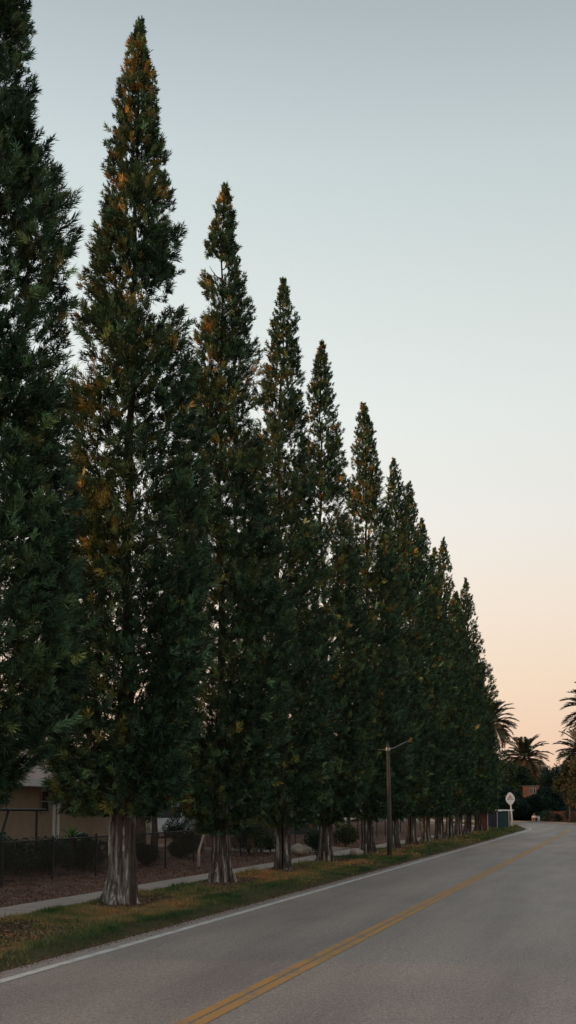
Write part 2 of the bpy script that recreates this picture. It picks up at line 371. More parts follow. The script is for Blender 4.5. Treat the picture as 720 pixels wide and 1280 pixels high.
    idx = np.flatnonzero(ok)[:nspray]; C = C[idx]; dirs = dirs[idx]; zh = zh[idx]; q = q[idx]; N = len(idx)
    upw = np.interp(zh, [0, .1, .3, .7, 1], [-.15, .15, .55, .8, 1.8])[:, None]
    axd = unit(dirs*1.0+np.array([0, 0, 1.])*upw+rng.normal(0, .5, (N, 3)))
    SL = spray_L*rng.uniform(.55, 1.25, N)*np.interp(zh, [0, .7, .9, 1], [1.1, .9, .6, .45])
    lower = C[:, 2] < 1.9; SL[lower] *= .8
    # colour: mostly dark green, browner and yellower in patches and upwards; evening light painted in on the sunset side
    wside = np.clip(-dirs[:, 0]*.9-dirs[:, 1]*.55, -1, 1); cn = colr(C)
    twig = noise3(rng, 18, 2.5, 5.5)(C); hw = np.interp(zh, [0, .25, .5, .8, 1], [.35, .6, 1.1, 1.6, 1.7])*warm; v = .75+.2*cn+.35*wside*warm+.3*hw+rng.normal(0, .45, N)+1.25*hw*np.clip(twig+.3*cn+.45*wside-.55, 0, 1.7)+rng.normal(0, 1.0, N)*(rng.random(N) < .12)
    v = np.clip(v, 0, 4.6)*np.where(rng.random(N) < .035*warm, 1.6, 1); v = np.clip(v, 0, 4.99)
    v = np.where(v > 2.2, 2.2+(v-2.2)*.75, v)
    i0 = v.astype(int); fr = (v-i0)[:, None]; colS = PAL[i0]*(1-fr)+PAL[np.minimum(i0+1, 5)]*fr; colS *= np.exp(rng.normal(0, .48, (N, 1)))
    # needles along each spray
    K = nneed; tt = np.tile(np.linspace(.0, 1, K), (N, 1))**.8+rng.normal(0, .03, (N, K))
    perp = unit(rng.normal(size=(N, K, 3))); perp = unit(perp-(perp*axd[:, None]).sum(-1, keepdims=True)*axd[:, None])
    spread = (np.interp(tt, [0, .7, 1], [1.5, 1.2, .7])*rng.uniform(.25, 1.15, (N, K)))[..., None]
    bend = np.array([0, 0, .22])*tt[..., None]**2
    Pn = C[:, None]+(axd[:, None]+bend)*(tt*SL[:, None]*.45)[..., None]+rng.normal(0, .012, (N, K, 3))
    Dn = unit(axd[:, None]+perp*spread+np.array([0, 0, .12])); Ln = nl*rng.uniform(.6, 1.25, (N, K))*np.clip(SL/spray_L, .5, 1.2)[:, None]; Wn = nw*rng.uniform(.7, 1.3, (N, K))
    Vn, Fn = kites(Pn.reshape(-1, 3), Dn.reshape(-1, 3), Ln.ravel(), Wn.ravel(), rng)
    cc = np.repeat(colS[:, None], K, 1)*rng.uniform(.8, 1.25, (N, K, 1)); cc = np.repeat(cc.reshape(-1, 3), 4, 0)
    # twigs
    Vt, Ft = kites(C-axd*SL[:, None]*.35, axd, SL*1.15, np.full(N, .014), rng); ct = np.tile(np.array([(.05, .032, .022)]), (len(Vt), 1))
    link('crown', npmesh('crown', np.concatenate([Vn, Vt]), np.concatenate([Fn, Ft+len(Vn)]), np.concatenate([cc, ct])), 'leaf', t)
    return t

TREES = []
XT = -9.62
#        base x px, top y px (None: off the top)
ROW = [(-54, None, 17.6), (150, 20, 0), (275, 230, 0), (357, 352, 0), (408, 433, 0), (457, 510, 0), (491, 580, 0), (512, 610, 0), (533, 655, 0), (548, 692, 0), (561, 680, 0), (573, 745, 0), (584, 730, 0), (597, 812, 0)]
LAB = ['nearest cypress, cut by the left edge of the photo, its crown hiding its trunk',
       'tallest whole cypress with a broad bleached grey trunk beside the sidewalk and orange brown tinted top',
       'cypress with dark fluted trunk, just right of the leaning pale stake',
       'fourth cypress from the left, several upright pale and brown stems fused in its trunk',
       'fifth cypress from the left, orange patch of grass beside its foot',
       'sixth cypress from the left, the last one before the slender street pole',
       'cypress standing directly behind the slender street pole',
       'first cypress to the right of the street pole, dark squat trunk',
       'second cypress to the right of the street pole',
       'third cypress past the street pole, its short top sunk between two pointed neighbours',
       'fourth cypress past the street pole, pale right side of its trunk showing',
       'fifth cypress past the street pole, top hidden behind the neighbours',
       'small pointed cypress, the last with a spire of its own before the palm',
       'farthest and shortest cypress closing the row beside the red board panel']
for i, (px, ty, H) in enumerate(ROW):
    rr = ray(px, 1004); tcoef = XT/rr.x; y = rr.y*tcoef
    if ty is not None: H = atX(px, ty, XT).z*1.006 + (.12 if i == 1 else 0)
    rng = np.random.default_rng(50+i)
    if i == 0: HK[:3] = np.array([2.1, 2.5, 3.2])/17.25; RK[:3] = (.5, 1.0, 1.62)
    else: HK[:3] = np.array([1.45, 1.9, 3.0])/17.25; RK[:3] = (.6, 1.25, 1.62)
    if i == 0: pr = dict(nspray=9000, nneed=50, nl=.15, nw=.0165, spray_L=.42, r0=.33, zlow=2.15)
    elif i < 3: pr = dict(nspray=9400, nneed=36, nl=.15, nw=.0195, spray_L=.40, r0=.30 if i == 1 else .26, zlow=1.85 if i == 1 else 1.35, split=.8 if i == 1 else 1.15)
    elif i < 6: pr = dict(nspray=7600, nneed=28, nl=.15, nw=.025, spray_L=.40, r0=.25, split=1.35)
    else: pr = dict(nspray=6000, nneed=20, nl=.16, nw=.034, spray_L=.42, r0=.25, split=1.35)
    TREES.append(cypress((XT+rng.uniform(-.08, .08), y, .03), H, 100+i*7, LAB[i], 'bark_pale' if i == 1 else 'bark_brown', rs=1.09 if i == 0 else (1.0 if i == 1 else rng.uniform(1.0, 1.08)), warm=.45 if i == 0 else 1.0,
                         lean=.15 if i == 1 else rng.uniform(-.08, .14), **pr))
TY = [t.location.y for t in TREES]; TX = [t.location.x for t in TREES]

# ------------------------------------------------------------------ grass and litter
def zone_patch(x, y):
    d = .9*np.exp(-(((x+8.1)/.55)**2+((y-20.5)/2.6)**2))+1.0*np.exp(-(((x+8.4)/.5)**2+((y-37)/4)**2))
    return d
def mulch_mask(x, y):
    m = np.zeros_like(x)
    for tx, ty in zip(TX, TY): m = np.maximum(m, np.exp(-(((x-tx-.15)/.8)**2+((y-ty-.3)/2.1)**2)))
    return m
GP = np.array([(.032, .075, .024), (.065, .105, .032), (.145, .150, .050), (.25, .19, .075), (.46, .22, .09)])
gv = []; gf = []; gc = []; nvv = 0
rng = np.random.default_rng(3)
for (y0, y1, dens, w, h) in ((9, 22, 3000, .008, .055), (22, 36, 1500, .012, .06), (36, 60, 600, .02, .065), (60, 125, 260, .035, .08)):
    n = int((y1-y0)*3.0*dens); s = rng.uniform(y0, y1, n); off = rng.uniform(W_IN+.03, EDGE_L+.02, n); x, y = P(s, off)
    ms = mulch_mask(x, y); nb = n2(x*1.8, y*1.0)+.5*n2(x*6, y*6); e = np.clip((EDGE_L-.12+.12*n2(x*2+4, y*2)-off)/.3, 0, 1)
    keep = (rng.random(n) < np.clip(.85+.6*nb, .08, 1)) & (ms < .45+.2*rng.random(n)) & (rng.random(n) < e*.95+.05) ; x, y, off, nb, ms = x[keep], y[keep], off[keep], nb[keep], ms[keep]; n = len(x)
    o01 = (off-W_IN)/(EDGE_L-W_IN); z = verge_z(x, y, o01)-.005
    dry = zone_patch(x, y); v = 1.5-.3*nb+.75*n2(x*1.6+5, y*.8+2)+.5*n2(x*5+5, y*4+2)+2.4*dry+rng.normal(0, .45, n)+.8*(ms > .2); v = np.clip(v, 0, 3.99); i0 = v.astype(int); fr = (v-i0)[:, None]  # blade colour shifts to orange inside the two oval patches
    c = (GP[i0]*(1-fr)+GP[i0+1]*fr)*rng.uniform(.7, 1.35, (n, 1))
    D = unit(np.stack([rng.normal(0, .5, n), rng.normal(0, .5, n), np.ones(n)], -1)); L = h*rng.uniform(.5, 1.5, n)*np.clip(1+.35*n2(x*2.2+1, y*2.2), .5, 1.8)*np.where(n2(x*7+3, y*7) > 1.25, 1.9, 1)
    V, Fc = kites(np.stack([x, y, z], -1), D, L, np.full(n, w)*rng.uniform(.7, 1.3, n), rng)
    gv.append(V); gf.append(Fc+nvv); gc.append(np.repeat(c, 4, 0)); nvv += len(V)
o = link('grass', npmesh('grass', np.concatenate(gv), np.concatenate(gf), np.concatenate(gc)), 'grass'); tag(o, 'short patchy green and straw coloured grass along the road edge', 'grass', kind='stuff')
def litter(name, label, n, fn, sz, seed):
    rng = np.random.default_rng(seed); x, y, z = fn(rng, n); n = len(x)
    D = unit(np.stack([rng.normal(size=n), rng.normal(size=n), rng.normal(0, .25, n)], -1))
    c = np.array([(.14, .075, .052), (.24, .13, .085), (.08, .045, .034), (.31, .20, .14)])[rng.integers(0, 4, n)]*rng.uniform(.6, 1.3, (n, 1))
    V, Fc = kites(np.stack([x, y, z], -1), D, sz*rng.uniform(.6, 1.5, n), sz*.4*rng.uniform(.5, 1.3, n), rng)
    o = link(name, npmesh(name, V, Fc, np.repeat(c, 4, 0)), 'litter'); tag(o, label, 'leaf litter', kind='stuff')
def f1(rng, n):
    s = rng.uniform(14, 60, n); off = W_OUT-.03-rng.random(n)**1.3*4.2; x, y = P(s, off)
    return x, y, yard_z(x, y, (off-(W_OUT-16))/16)+.015
litter('leaf_litter', 'red brown fallen needles and leaves covering the yard behind the sidewalk', 42000, f1, .05, 31)
def f2(rng, n):
    k = rng.integers(0, len(TX), n); a = rng.uniform(0, 6.28, n); r = np.abs(rng.normal(0, .6, n))+.2
    x = np.array(TX)[k]+.15+r*np.cos(a)*.95; y = np.array(TY)[k]+.3+r*np.sin(a)*2.6; off = x-XC; m = (off > W_IN) & (off < EDGE_L); x, y, off = x[m], y[m], off[m]
    return x, y, verge_z(x, y, (off-W_IN)/(EDGE_L-W_IN))+.01
litter('leaf_litter', 'brown needle litter heaped around the cypress trunks on the verge', 45000, f2, .045, 32)
def f3(rng, n):
    s = rng.uniform(10, 70, n); off = EDGE_L+.02+rng.normal(0, .09, n); x, y = P(s, off); return x, y, np.full(n, .012)
litter('leaf_litter', 'thin band of brown debris along the ragged edge of the asphalt', 9000, f3, .03, 33)

# ------------------------------------------------------------------ leafy shrubs and trees
def leaf_cloud(rng, blobs, n, size, pal, shell=.55):
    vol = np.array([b_[3]*b_[4]*b_[5] for b_ in blobs])**.66; k = rng.choice(len(blobs), n, p=vol/vol.sum()); B = np.array(blobs)[k]
    d = unit(rng.normal(size=(n, 3))); q = rng.random(n)**(1/3.); q = shell+(1-shell)*q; nn_ = noise3(rng, 10, .5, 1.4)
    q = q*(1+.16*nn_(d*1.2+B[:, :3])); C = B[:, :3]+d*B[:, 3:6]*q[:, None]
    keep = nn_(C*1.6+7) > -.95; C = C[keep]; d = d[keep]; n = len(C)
    D = unit(d+rng.normal(0, .7, (n, 3))+np.array([0, 0, .2])); v = np.clip(1.2+.7*nn_(C*.8)+rng.normal(0, .5, n), 0, len(pal)-1.01); i0 = v.astype(int); fr = (v-i0)[:, None]; pal = np.array(pal)
    c = (pal[i0]*(1-fr)+pal[i0+1]*fr)*rng.uniform(.7, 1.35, (n, 1))
    V, Fc = kites(C, D, size*rng.uniform(.7, 1.5, n), size*.5*rng.uniform(.7, 1.3, n), rng)
    return npmesh('foliage', V, Fc, np.repeat(c, 4, 0))
GREEN = [(.018, .035, .018), (.03, .055, .022), (.05, .075, .028), (.09, .11, .04)]
BLUEG = [(.014, .030, .026), (.020, .044, .034), (.032, .06, .04), (.05, .08, .05)]
OLIVE = [(.05, .055, .022), (.09, .09, .035), (.16, .135, .05), (.25, .19, .08)]
def shrub(loc, r, h, seed, label, pal=GREEN, n=1500, size=.075, cat='shrub', group='shrubs along the yard fence'):
    rng = np.random.default_rng(seed); t = thing('shrub', label, cat, loc, 0, group)
    bl = [(0, 0, h*.5, r*.8, r*.8, h*.5)]+[(rng.uniform(-.55, .55)*r, rng.uniform(-.55, .55)*r, h*rng.uniform(.35, .75), r*.5, r*.5, h*.32) for _ in range(5)]
    link('foliage', leaf_cloud(rng, bl, n, size, pal, .35), 'leaf', t)
    b = BM()
    for k in range(5):
        a = rng.uniform(0, 6.28); b.tube([(0, 0, -.05), (math.cos(a)*r*.2, math.sin(a)*r*.2, h*.4), (math.cos(a)*r*.5, math.sin(a)*r*.5, h*.8)], [.025, .016, .006], 5)
    b.build('stem', 'bark_plain', t); return t
def broad_tree(loc, h, r, seed, label, pal=GREEN, n=5000, size=.17, group=None, tr=.16, low=.25, nb=9):
    rng = np.random.default_rng(seed); t = thing('leafy_tree', label, 'tree', loc, 0, group)
    bl = [(0, 0, h*(low+1)/2, r*.7, r*.7, h*(1-low)*.42)]
    for k in range(nb):
        a = rng.uniform(0, 6.28); zz = h*rng.uniform(low+.1, .88); q = r*rng.uniform(.35, .7)*(1.15-.5*zz/h); bl.append((q*math.cos(a), q*math.sin(a), zz, r*.42, r*.42, h*.13))
    link('crown', leaf_cloud(rng, bl, n, size, pal, .5), 'leaf', t)
    b = BM(); b.tube([(0, 0, -.1), (.03, .02, h*.15), (-.04, .05, h*low*1.1), (.05, 0, h*.6), (0, 0, h*.85)], [tr*1.5, tr, tr*.85, tr*.5, tr*.12], 10)
    for bb in bl[1:]: b.tube([(0, 0, h*low*1.05), (bb[0]*.5, bb[1]*.5, (h*low+bb[2])/2), (bb[0], bb[1], bb[2])], [tr*.45, tr*.3, .01], 6)
    b.build('trunk', 'bark_plain', t, smooth=True); return t

# yard fence: chain link
FX = -14.0; FH = .98
fence = thing('chain_link_fence', 'low black chain link fence running behind the sidewalk and mulch', 'fence', (FX, 0, .10))
b = BM(); posts = np.arange(15, 88, 2.6)
for k in range(len(posts)-1): b.tube([(0, posts[k], FH), (0, posts[k+1], FH)], .022, 6)
b.build('top_rail', 'dark_metal', fence)
for yy in posts:
    b = BM(); b.tube([(0, float(yy), -.3), (0, float(yy), FH+.05)], .032, 8); b.ball((0, float(yy), FH+.06), .038, 1); b.build('post', 'dark_metal', fence)
y = np.arange(15, 88-FH, .075); n = len(y); V = []
for sgn in (1, -1):
    y0 = y if sgn > 0 else y+FH
    A_ = np.stack([np.full(n, .004*sgn), y0, np.full(n, .02)], -1); B_ = A_+np.array([0, sgn*(FH-.03), FH-.03]); w = np.array([0, .0045, -.0045*sgn]);
    V.append(np.stack([A_-w, A_+w, B_+w, B_-w], 1).reshape(-1, 3))
V = np.concatenate(V); link('wire_mesh', npmesh('wire_mesh', V, np.arange(len(V)).reshape(-1, 4)), 'dark_metal', fence)

# shrubs
SH_ = [((-8, 1106), .9, 1.15, 'dark shrub cut by the left edge at the fence', BLUEG), ((40, 1094), .7, 1.05, 'third dark shrub from the left edge along the fence', BLUEG), ((88, 1088), .7, .95, 'dark shrub at the fence below the spiky yucca', BLUEG), ((150, 1084), .6, .9, 'dark shrub hidden behind the broad grey trunk', BLUEG),
       ((20, 1100), .75, .95, 'dark shrub at the far left foot of the fence, below the house wall', BLUEG),
       ((62, 1096), .65, 1.0, 'ragged dark shrub at the fence below the white downpipe', BLUEG),
       ((112, 1090), .55, .85, 'dark shrub at the fence just left of the broad grey trunk', BLUEG),
       ((182, 1082), .42, .62, 'small dark shrub in the mulch right of the broad grey trunk', GREEN),
       ((226, 1074), .62, .60, 'low spreading shrub with pale flowers between the yard tree and the leaning stake', GREEN),
       ((240, 1068), .5, .7, 'dark shrub directly behind the leaning pale stake', BLUEG),
       ((311, 1069), .95, 1.15, 'big rounded green shrub between the third and fourth cypress trunks', GREEN),
       ((338, 1066), .5, .55, 'low shrub tucked against the fourth cypress trunk from behind', GREEN),
       ((396, 1072), .5, .85, 'dark upright shrub left of the fifth cypress trunk', BLUEG),
       ((432, 1060), .8, .9, 'shrub behind the fence between the fifth and sixth cypress trunks', GREEN)]
for k, ((px, py), r, h, lb, pal) in enumerate(SH_):
    p = at(px, py); shrub((p.x, p.y, .08), r, h, 300+k, lb, pal, 5000 if r > .6 else 3000, .07)
# pale flowers on the low spreading shrub
p = at(222, 1063); shrub((p.x, p.y, .05), .75, 1.55, 351, 'tall dark bush beyond the fence in front of the white van', BLUEG, 5000, .07)
p = at(330, 1056); shrub((p.x, p.y, .05), 1.2, 1.9, 352, 'tall bush behind the big rounded shrub, hiding the teal house end', GREEN, 7000, .08)
rngf = np.random.default_rng(77)
# trees beyond the fence, filling the view under the crowns
YT = [(-15.6, 37.5, 5.2, 1.7, 'yard tree with straight brown trunk right of the broad grey cypress trunk'),
      (-17.5, 43.5, 5.4, 1.9, 'slim dark yard tree against the beige house end'),
      (-17.0, 52.0, 4.8, 2.0, 'yard tree behind the leaning pale stake'),
      (-19.5, 61.0, 5.0, 2.3, 'yard tree behind the big rounded shrub'),
      (-17.5, 68.0, 4.8, 2.1, 'yard tree beside the teal house'),
      (-24.0, 88.0, 6.5, 3.0, 'yard tree far behind the sixth cypress'),
      (-18.5, 82.0, 5.4, 2.4, 'yard tree behind the street pole'),
      (-15.8, 92.0, 5.6, 2.4, 'yard tree near the far end of the fence'),
      (-21.0, 101., 7.0, 3.0, 'tree behind the far end of the cypress row')]
for k, (x, y, h, r, lb) in enumerate(YT):
    broad_tree((x, y, 0), h, r, 400+k, lb, BLUEG if k % 2 else GREEN, 9000, .17, 'trees in the yards behind the fence', .2 if k == 0 else .13, .42)
for k, (x, y, h, r) in enumerate([(-27, 46, 4.5, 2.6), (-32, 62, 5.5, 3.4), (-30, 78, 5.5, 3.2), (-38, 96, 7, 4.5), (-30, 112, 8, 4.5), (-46, 84, 7, 4.5), (-42, 120, 8, 5)]):
    broad_tree((x, y, 0), h, r, 450+k, ['low dense tree behind the white van', 'dark tree beyond the teal house roof', 'dark tree beyond the yards, level with the street pole', 'wide dark tree in the second row of yards', 'tall dark tree beyond the bend behind the row', 'wide dark tree deep in the yards', 'farthest dark tree left of the bend'][k], BLUEG, 11000, .27, 'trees in the yards behind the fence', .2, .08)

# ------------------------------------------------------------------ house on the left
def window(parent, x, y, z, w, h, frame='white_trim', pane='glass'):
    b = BM(); d = .06
    b.box((x-.02, y-w/2-d, z-d), (x+.06, y-w/2, z+h+d)); b.box((x-.02, y+w/2, z-d), (x+.06, y+w/2+d, z+h+d))
    b.box((x-.02, y-w/2, z-d), (x+.06, y+w/2, z)); b.box((x-.02, y-w/2, z+h), (x+.06, y+w/2, z+h+d)); b.box((x, y-w/2, z+h/2-.02), (x+.045, y+w/2, z+h/2+.02))
    f = b.build('window', frame, parent)
    BM().box((x-.03, y-w/2, z), (x+.015, y+w/2, z+h)).build('pane', pane, f)
HW = -18.0
yA = atX(71, 1004, HW).y           # house corner with the downpipe
house = thing('beige_house', 'beige stucco house with shingled roof behind the fence at the left edge', 'house', (0, 0, 0))
b = BM(); b.box((HW-9, 12, -.1), (HW, yA, 2.62)); b.box((HW-9, yA+.003, -.1), (HW-2.2, yA+12, 2.62)); b.build('wall', 'stucco', house)
b = BM()
x0, x1 = HW-9.6, HW+.75; ya, yb = 11.4, yA+.5; zt, zr = 2.62, 4.6; xm = (x0+x1)/2
b.prism([(x1, ya, zt), (x1, ya, zt+.12), (xm, ya, zr+.12), (x0, ya, zt+.12), (x0, ya, zt), (xm, ya, zr)], (0, yb-ya, 0))
x1b = HW-1.5; b.prism([(x1b, yb+.01, zt), (x1b, yb+.01, zt+.12), (xm, yb+.01, zr-.2), (x0, yb+.01, zt+.12), (x0, yb+.01, zt), (xm, yb+.01, zr-.32)], (0, 12, 0))
b.build('roof', 'shingle', house)
b = BM(); b.box((x1+.003, ya, zt-.10), (x1+.035, yb, zt+.13)); b.box((x1b+.003, yb+.012, zt-.10), (x1b+.035, yb+12, zt+.13)); b.build('fascia', 'white_trim', house)
b = BM(); b.box((HW+.002, ya, zt-.13), (x1, yb, zt-.10)); b.build('soffit', 'fascia', house)
b = BM()
for yy in (yA-.05,): b.tube([(HW+.07, yy, 0), (HW+.07, yy, 2.5)], .05, 8); b.tube([(HW+.07, yy, 2.45), (HW+.5, yy, 2.6)], .045, 8)
b.box((HW-.2, yA-.02, 0), (HW+.03, yA+.16, 2.6)); b.box((HW+.003, yA-.32, 0), (HW+.03, yA-.12, 2.6)); b.build('downpipe', 'white_trim', house)
window(house, HW, float(atX(55, 1000, HW).y), 1.75, .5, .62, 'fascia'); window(house, HW, 24.5, 1.0, 1.5, 1.1); pass
# dark pipe frame in front of the house
fr = thing('pipe_frame', 'black pipe frame with one slanted leg in front of the beige wall', 'frame', (0, 0, 0))
px_ = -16.3
a_, c_ = atX(-22, 1012, px_), atX(57, 1012.5, px_); BM().tube([a_, c_], .035, 8).build('crossbar', 'dark_metal', fr)
q1 = atX(46, 1012, px_); BM().tube([(px_, q1.y, 0), (px_, q1.y, q1.z)], .035, 8).build('leg', 'dark_metal', fr)
q2 = atX(11, 1012, px_); q3 = atX(-6, 1075, px_); BM().tube([(px_, q3.y-.3, 0), (px_, q2.y, q2.z)], .035, 8).build('leg', 'dark_metal', fr)
# spiky plant
def spiky(loc, label, hs, L, n=60):
    rng = np.random.default_rng(8); t = thing('yucca_plant', label, 'plant', loc); b = BM(); b.tube([(0, 0, -.05), (.02, 0, hs*.5), (0, 0, hs)], [.09, .07, .06], 10); b.build('stem', 'bark_plain', t)
    V = []; C = []
    for k in range(n):
        a = rng.uniform(0, 6.28); el = rng.uniform(-.2, 1.4); d = np.array([math.cos(a)*math.cos(el), math.sin(a)*math.cos(el), math.sin(el)]); s = np.array([-math.sin(a), math.cos(a), 0]); l = L*rng.uniform(.75, 1.15); c = np.array([(.10, .20, .04), (.18, .28, .06), (.06, .11, .03)][rng.integers(0, 3)])
        pts = [np.array([0, 0, hs])+d*l*q-np.array([0, 0, .35*l*q*q]) for q in (0, .35, .7, 1)]; w = [.012, .03, .02, .001]
        for i in range(3): V += [pts[i]-s*w[i], pts[i]+s*w[i], pts[i+1]+s*w[i+1], pts[i+1]-s*w[i+1]]; C += [c]*4
    link('leaves', npmesh('leaves', V, np.arange(len(V)).reshape(-1, 4), np.array(C)), 'frond', t)
p = atX(89, 1045, -15.6); spiky((p.x, p.y, .05), 'spiky green yucca in front of the beige house beside the white downpipe', .95, .62)
def boulder(loc, r, seed, label):
    rng = np.random.default_rng(seed); b = BM(); b.ball((0, 0, r[2]*.7), r, 3); nf_ = noise3(rng, 8, .5/max(r), 1.2/max(r))
    for v in b.b.verts: v.co *= 1+.16*float(nf_(np.array(v.co)))
    o = b.build('boulder', 'stone', smooth=True); o.location = loc; tag(o, label, 'boulder', 'boulders in the yard')
0 and boulder((p.x, p.y, .0), (.42, .46, .30), 1, 'pale rounded boulder under the spiky yucca by the house')
p = at(372, 1069); boulder((p.x, p.y, .05), (.26, .24, .2), 2, 'tan boulder behind the fourth cypress trunk at the driveway')
p = at(446, 1072); boulder((p.x, p.y, .06), (.22, .2, .16), 3, 'small whitish stone beside the sixth cypress trunk')
p = at(605, 1038); boulder((p.x, p.y, .04), (.16, .16, .12), 4, 'small white stone in the grass by the red board panel')
# leaning stake
p = at(248, 1084); o = BM().tube([(0, 0, -.1), (.02, .0, .45), (.13, .05, .85), (.27, .1, 1.3)], [.05, .042, .035, .028], 8).build('leaning_stake', 'birch', smooth=True); o.location = (p.x, p.y, .08); o.rotation_euler = (0, 0, 0)
tag(o, 'pale bare stake leaning to the right in the mulch left of the dark fluted trunk', 'stake')
# brick planter
p = at(266, 1066); pl = thing('brick_planter', 'low red brick planter behind the fence near the leaning stake', 'planter', (p.x, p.y+3, .05))
b = BM(); b.box((-1.2, -.5, 0), (1.2, -.4, .55)); b.box((-1.2, .4, 0), (1.2, .5, .55)); b.box((-1.2, -.397, 0), (-1.1, .397, .55)); b.box((1.1, -.397, 0), (1.2, .397, .55)); b.build('brick_wall', 'brick', pl)
b = BM(); b.box((-1.095, -.395, .3), (1.095, .395, .48)); b.build('soil_fill', 'soil', pl)

# white van parked beyond the fence
p = atX(222, 1020, -24.0)
van = thing('parked_van', 'white van parked beyond the fence, seen between the yard tree and the third cypress', 'van', (p.x, p.y, 0), R(8))
prof = [(-2.4, .35), (2.3, .35), (2.42, .6), (2.36, .95), (1.55, 1.12), (.95, 1.85), (.6, 1.98), (-2.2, 2.0), (-2.4, 1.85), (-2.46, .6)]
b = BM(); b.prism([(-.92, y_, z_) for y_, z_ in prof], (1.84, 0, 0)); b.build('body', 'van_paint', van, bevel=.05)
b = BM(); b.prism([(.91, .55, 1.2), (.91, 1.38, 1.2), (.91, .92, 1.78), (.91, .55, 1.78)], (.02, 0, 0)); b.box((.91, -.7, 1.2), (.93, .42, 1.78)); b.box((.91, -2.1, 1.2), (.93, -.85, 1.78)); b.build('side_window', 'glass', van)
b = BM(); b.prism([(-.8, 1.53, 1.165), (.8, 1.53, 1.165), (.75, 1.0, 1.82), (-.75, 1.0, 1.82)], (0, .03, .03)); b.build('windscreen', 'glass', van); b = BM(); b.box((-.72, -2.45, 1.22), (.72, -2.41, 1.8)); b.build('rear_window', 'glass', van)
for sy in (-1.55, 1.55):
    for sx in (-.95, .78):
        b = BM(); b.tube([(sx, sy, .34), (sx+.2, sy, .34)], .34, 20); w = b.build('wheel', 'rubber', van); b = BM(); b.tube([(sx-.01 if sx < 0 else sx+.19, sy, .34), (sx+.01 if sx < 0 else sx+.21, sy, .34)], .19, 14); b.build('rim', 'grey_metal', w)
for sx in (-.7, .7): b = BM(); b.ball((sx, 2.38, .78), (.16, .05, .1), 2); b.build('headlight', 'sign_white', van)

# teal house
th = thing('teal_house', 'dark teal clapboard house with a pale window behind the fourth cypress', 'house', (0, 0, 0))
TXh = -19.0; yc = atX(388, 1036, TXh).y
b = BM(); b.box((TXh-6, yc-3.2, -.1), (TXh, yc+6, 2.9)); b.build('wall', 'teal_wall', th)
b = BM(); b.prism([(TXh+.5, yc-3.6, 2.9), (TXh+.5, yc-3.6, 3.02), (TXh-3, yc-3.6, 4.2), (TXh-6.5, yc-3.6, 3.02), (TXh-6.5, yc-3.6, 2.9)], (0, 10, 0)); b.build('roof', 'shingle', th)
window(th, TXh, yc, .25, .75, 1.8, 'white_trim', 'pale_glass'); window(th, TXh, yc+2.0, .25, .75, 1.8, 'teal_wall', 'pale_glass'); window(th, TXh, yc-1.9, 1.0, .8, 1.0)

# ------------------------------------------------------------------ street pole
p = at(487, 1073); sp = thing('street_pole', 'slender weathered street pole with two thin arms on the verge', 'pole', (p.x, p.y, 0.03))
Hp = atX(487, 932, p.x).z
b = BM(); b.tube([(0, 0, -.2), (0, 0, Hp*.5), (-.03, 0, Hp)], [.098, .08, .058], 14); b.build('shaft', 'pole_wood', sp, smooth=True)
BM().tube([(-.03, 0, Hp), (-.03, 0, Hp+.06), (-.03, 0, Hp+.12)], [.03, .035, .012], 10).build('cap', 'dark_metal', sp)
BM().tube([(-.03, 0, Hp-.16), (-.2, .0, Hp-.19), (-.42, .0, Hp-.17)], [.02, .016, .011], 8).build('arm', 'grey_metal', sp)
BM().tube([(-.03, 0, Hp-.17), (.2, .03, Hp-.12), (.5, .06, Hp+.03), (.8, .1, Hp+.17)], [.026, .022, .017, .010], 8).build('arm', 'grey_metal', sp)
b = BM(); b.tube([(-.03, 0, Hp-.22), (-.03, 0, Hp-.11)], .085, 14); b.build('clamp', 'grey_metal', sp)

# ------------------------------------------------------------------ sign at the bend
p = at(641, 1035.5); sg = thing('road_sign', 'white pointed sign with faded red lettering on a slightly leaning white post', 'sign', (p.x, p.y, .02))
sg.rotation_euler = (0, R(-4), PSI*.5)
BM().tube([(0, 0, -.2), (0, 0, 1.3), (0, 0, 2.1)], [.075, .06, .05], 10).build('post', 'post_white', sg, smooth=True)
out = []
for k in range(40):
    a = 2*math.pi*k/40; rr_ = .36*(1+.30*max(0, math.sin(a))**8+.20*max(0, -math.sin(a))**10); out.append((rr_*math.cos(a)*1.0, -.075, 2.33+rr_*1.12*math.sin(a)))
plate = BM().prism(out, (0, .03, 0)).build('plate', 'sign_white', sg, bevel=.004)
def flat(pts, y=-.081): return [(x, y, z) for x, z in pts]
b = BM(); b.prism(flat([(-.11, 2.46), (.11, 2.46), (0, 2.64)]), (0, .005, 0))
for x in (-.2, -.1, .0, .1): b.box((x, -.082, 2.36), (x+.07, -.076, 2.43))
b.build('red_marking', 'sign_red', plate)
plate_b = BM(); b = plate_b
for x in (-.24, -.15, -.06, .03, .12, .19): b.box((x, -.082, 2.25), (x+.06, -.076, 2.31))
b.build('grey_marking', 'sign_grey', plate)

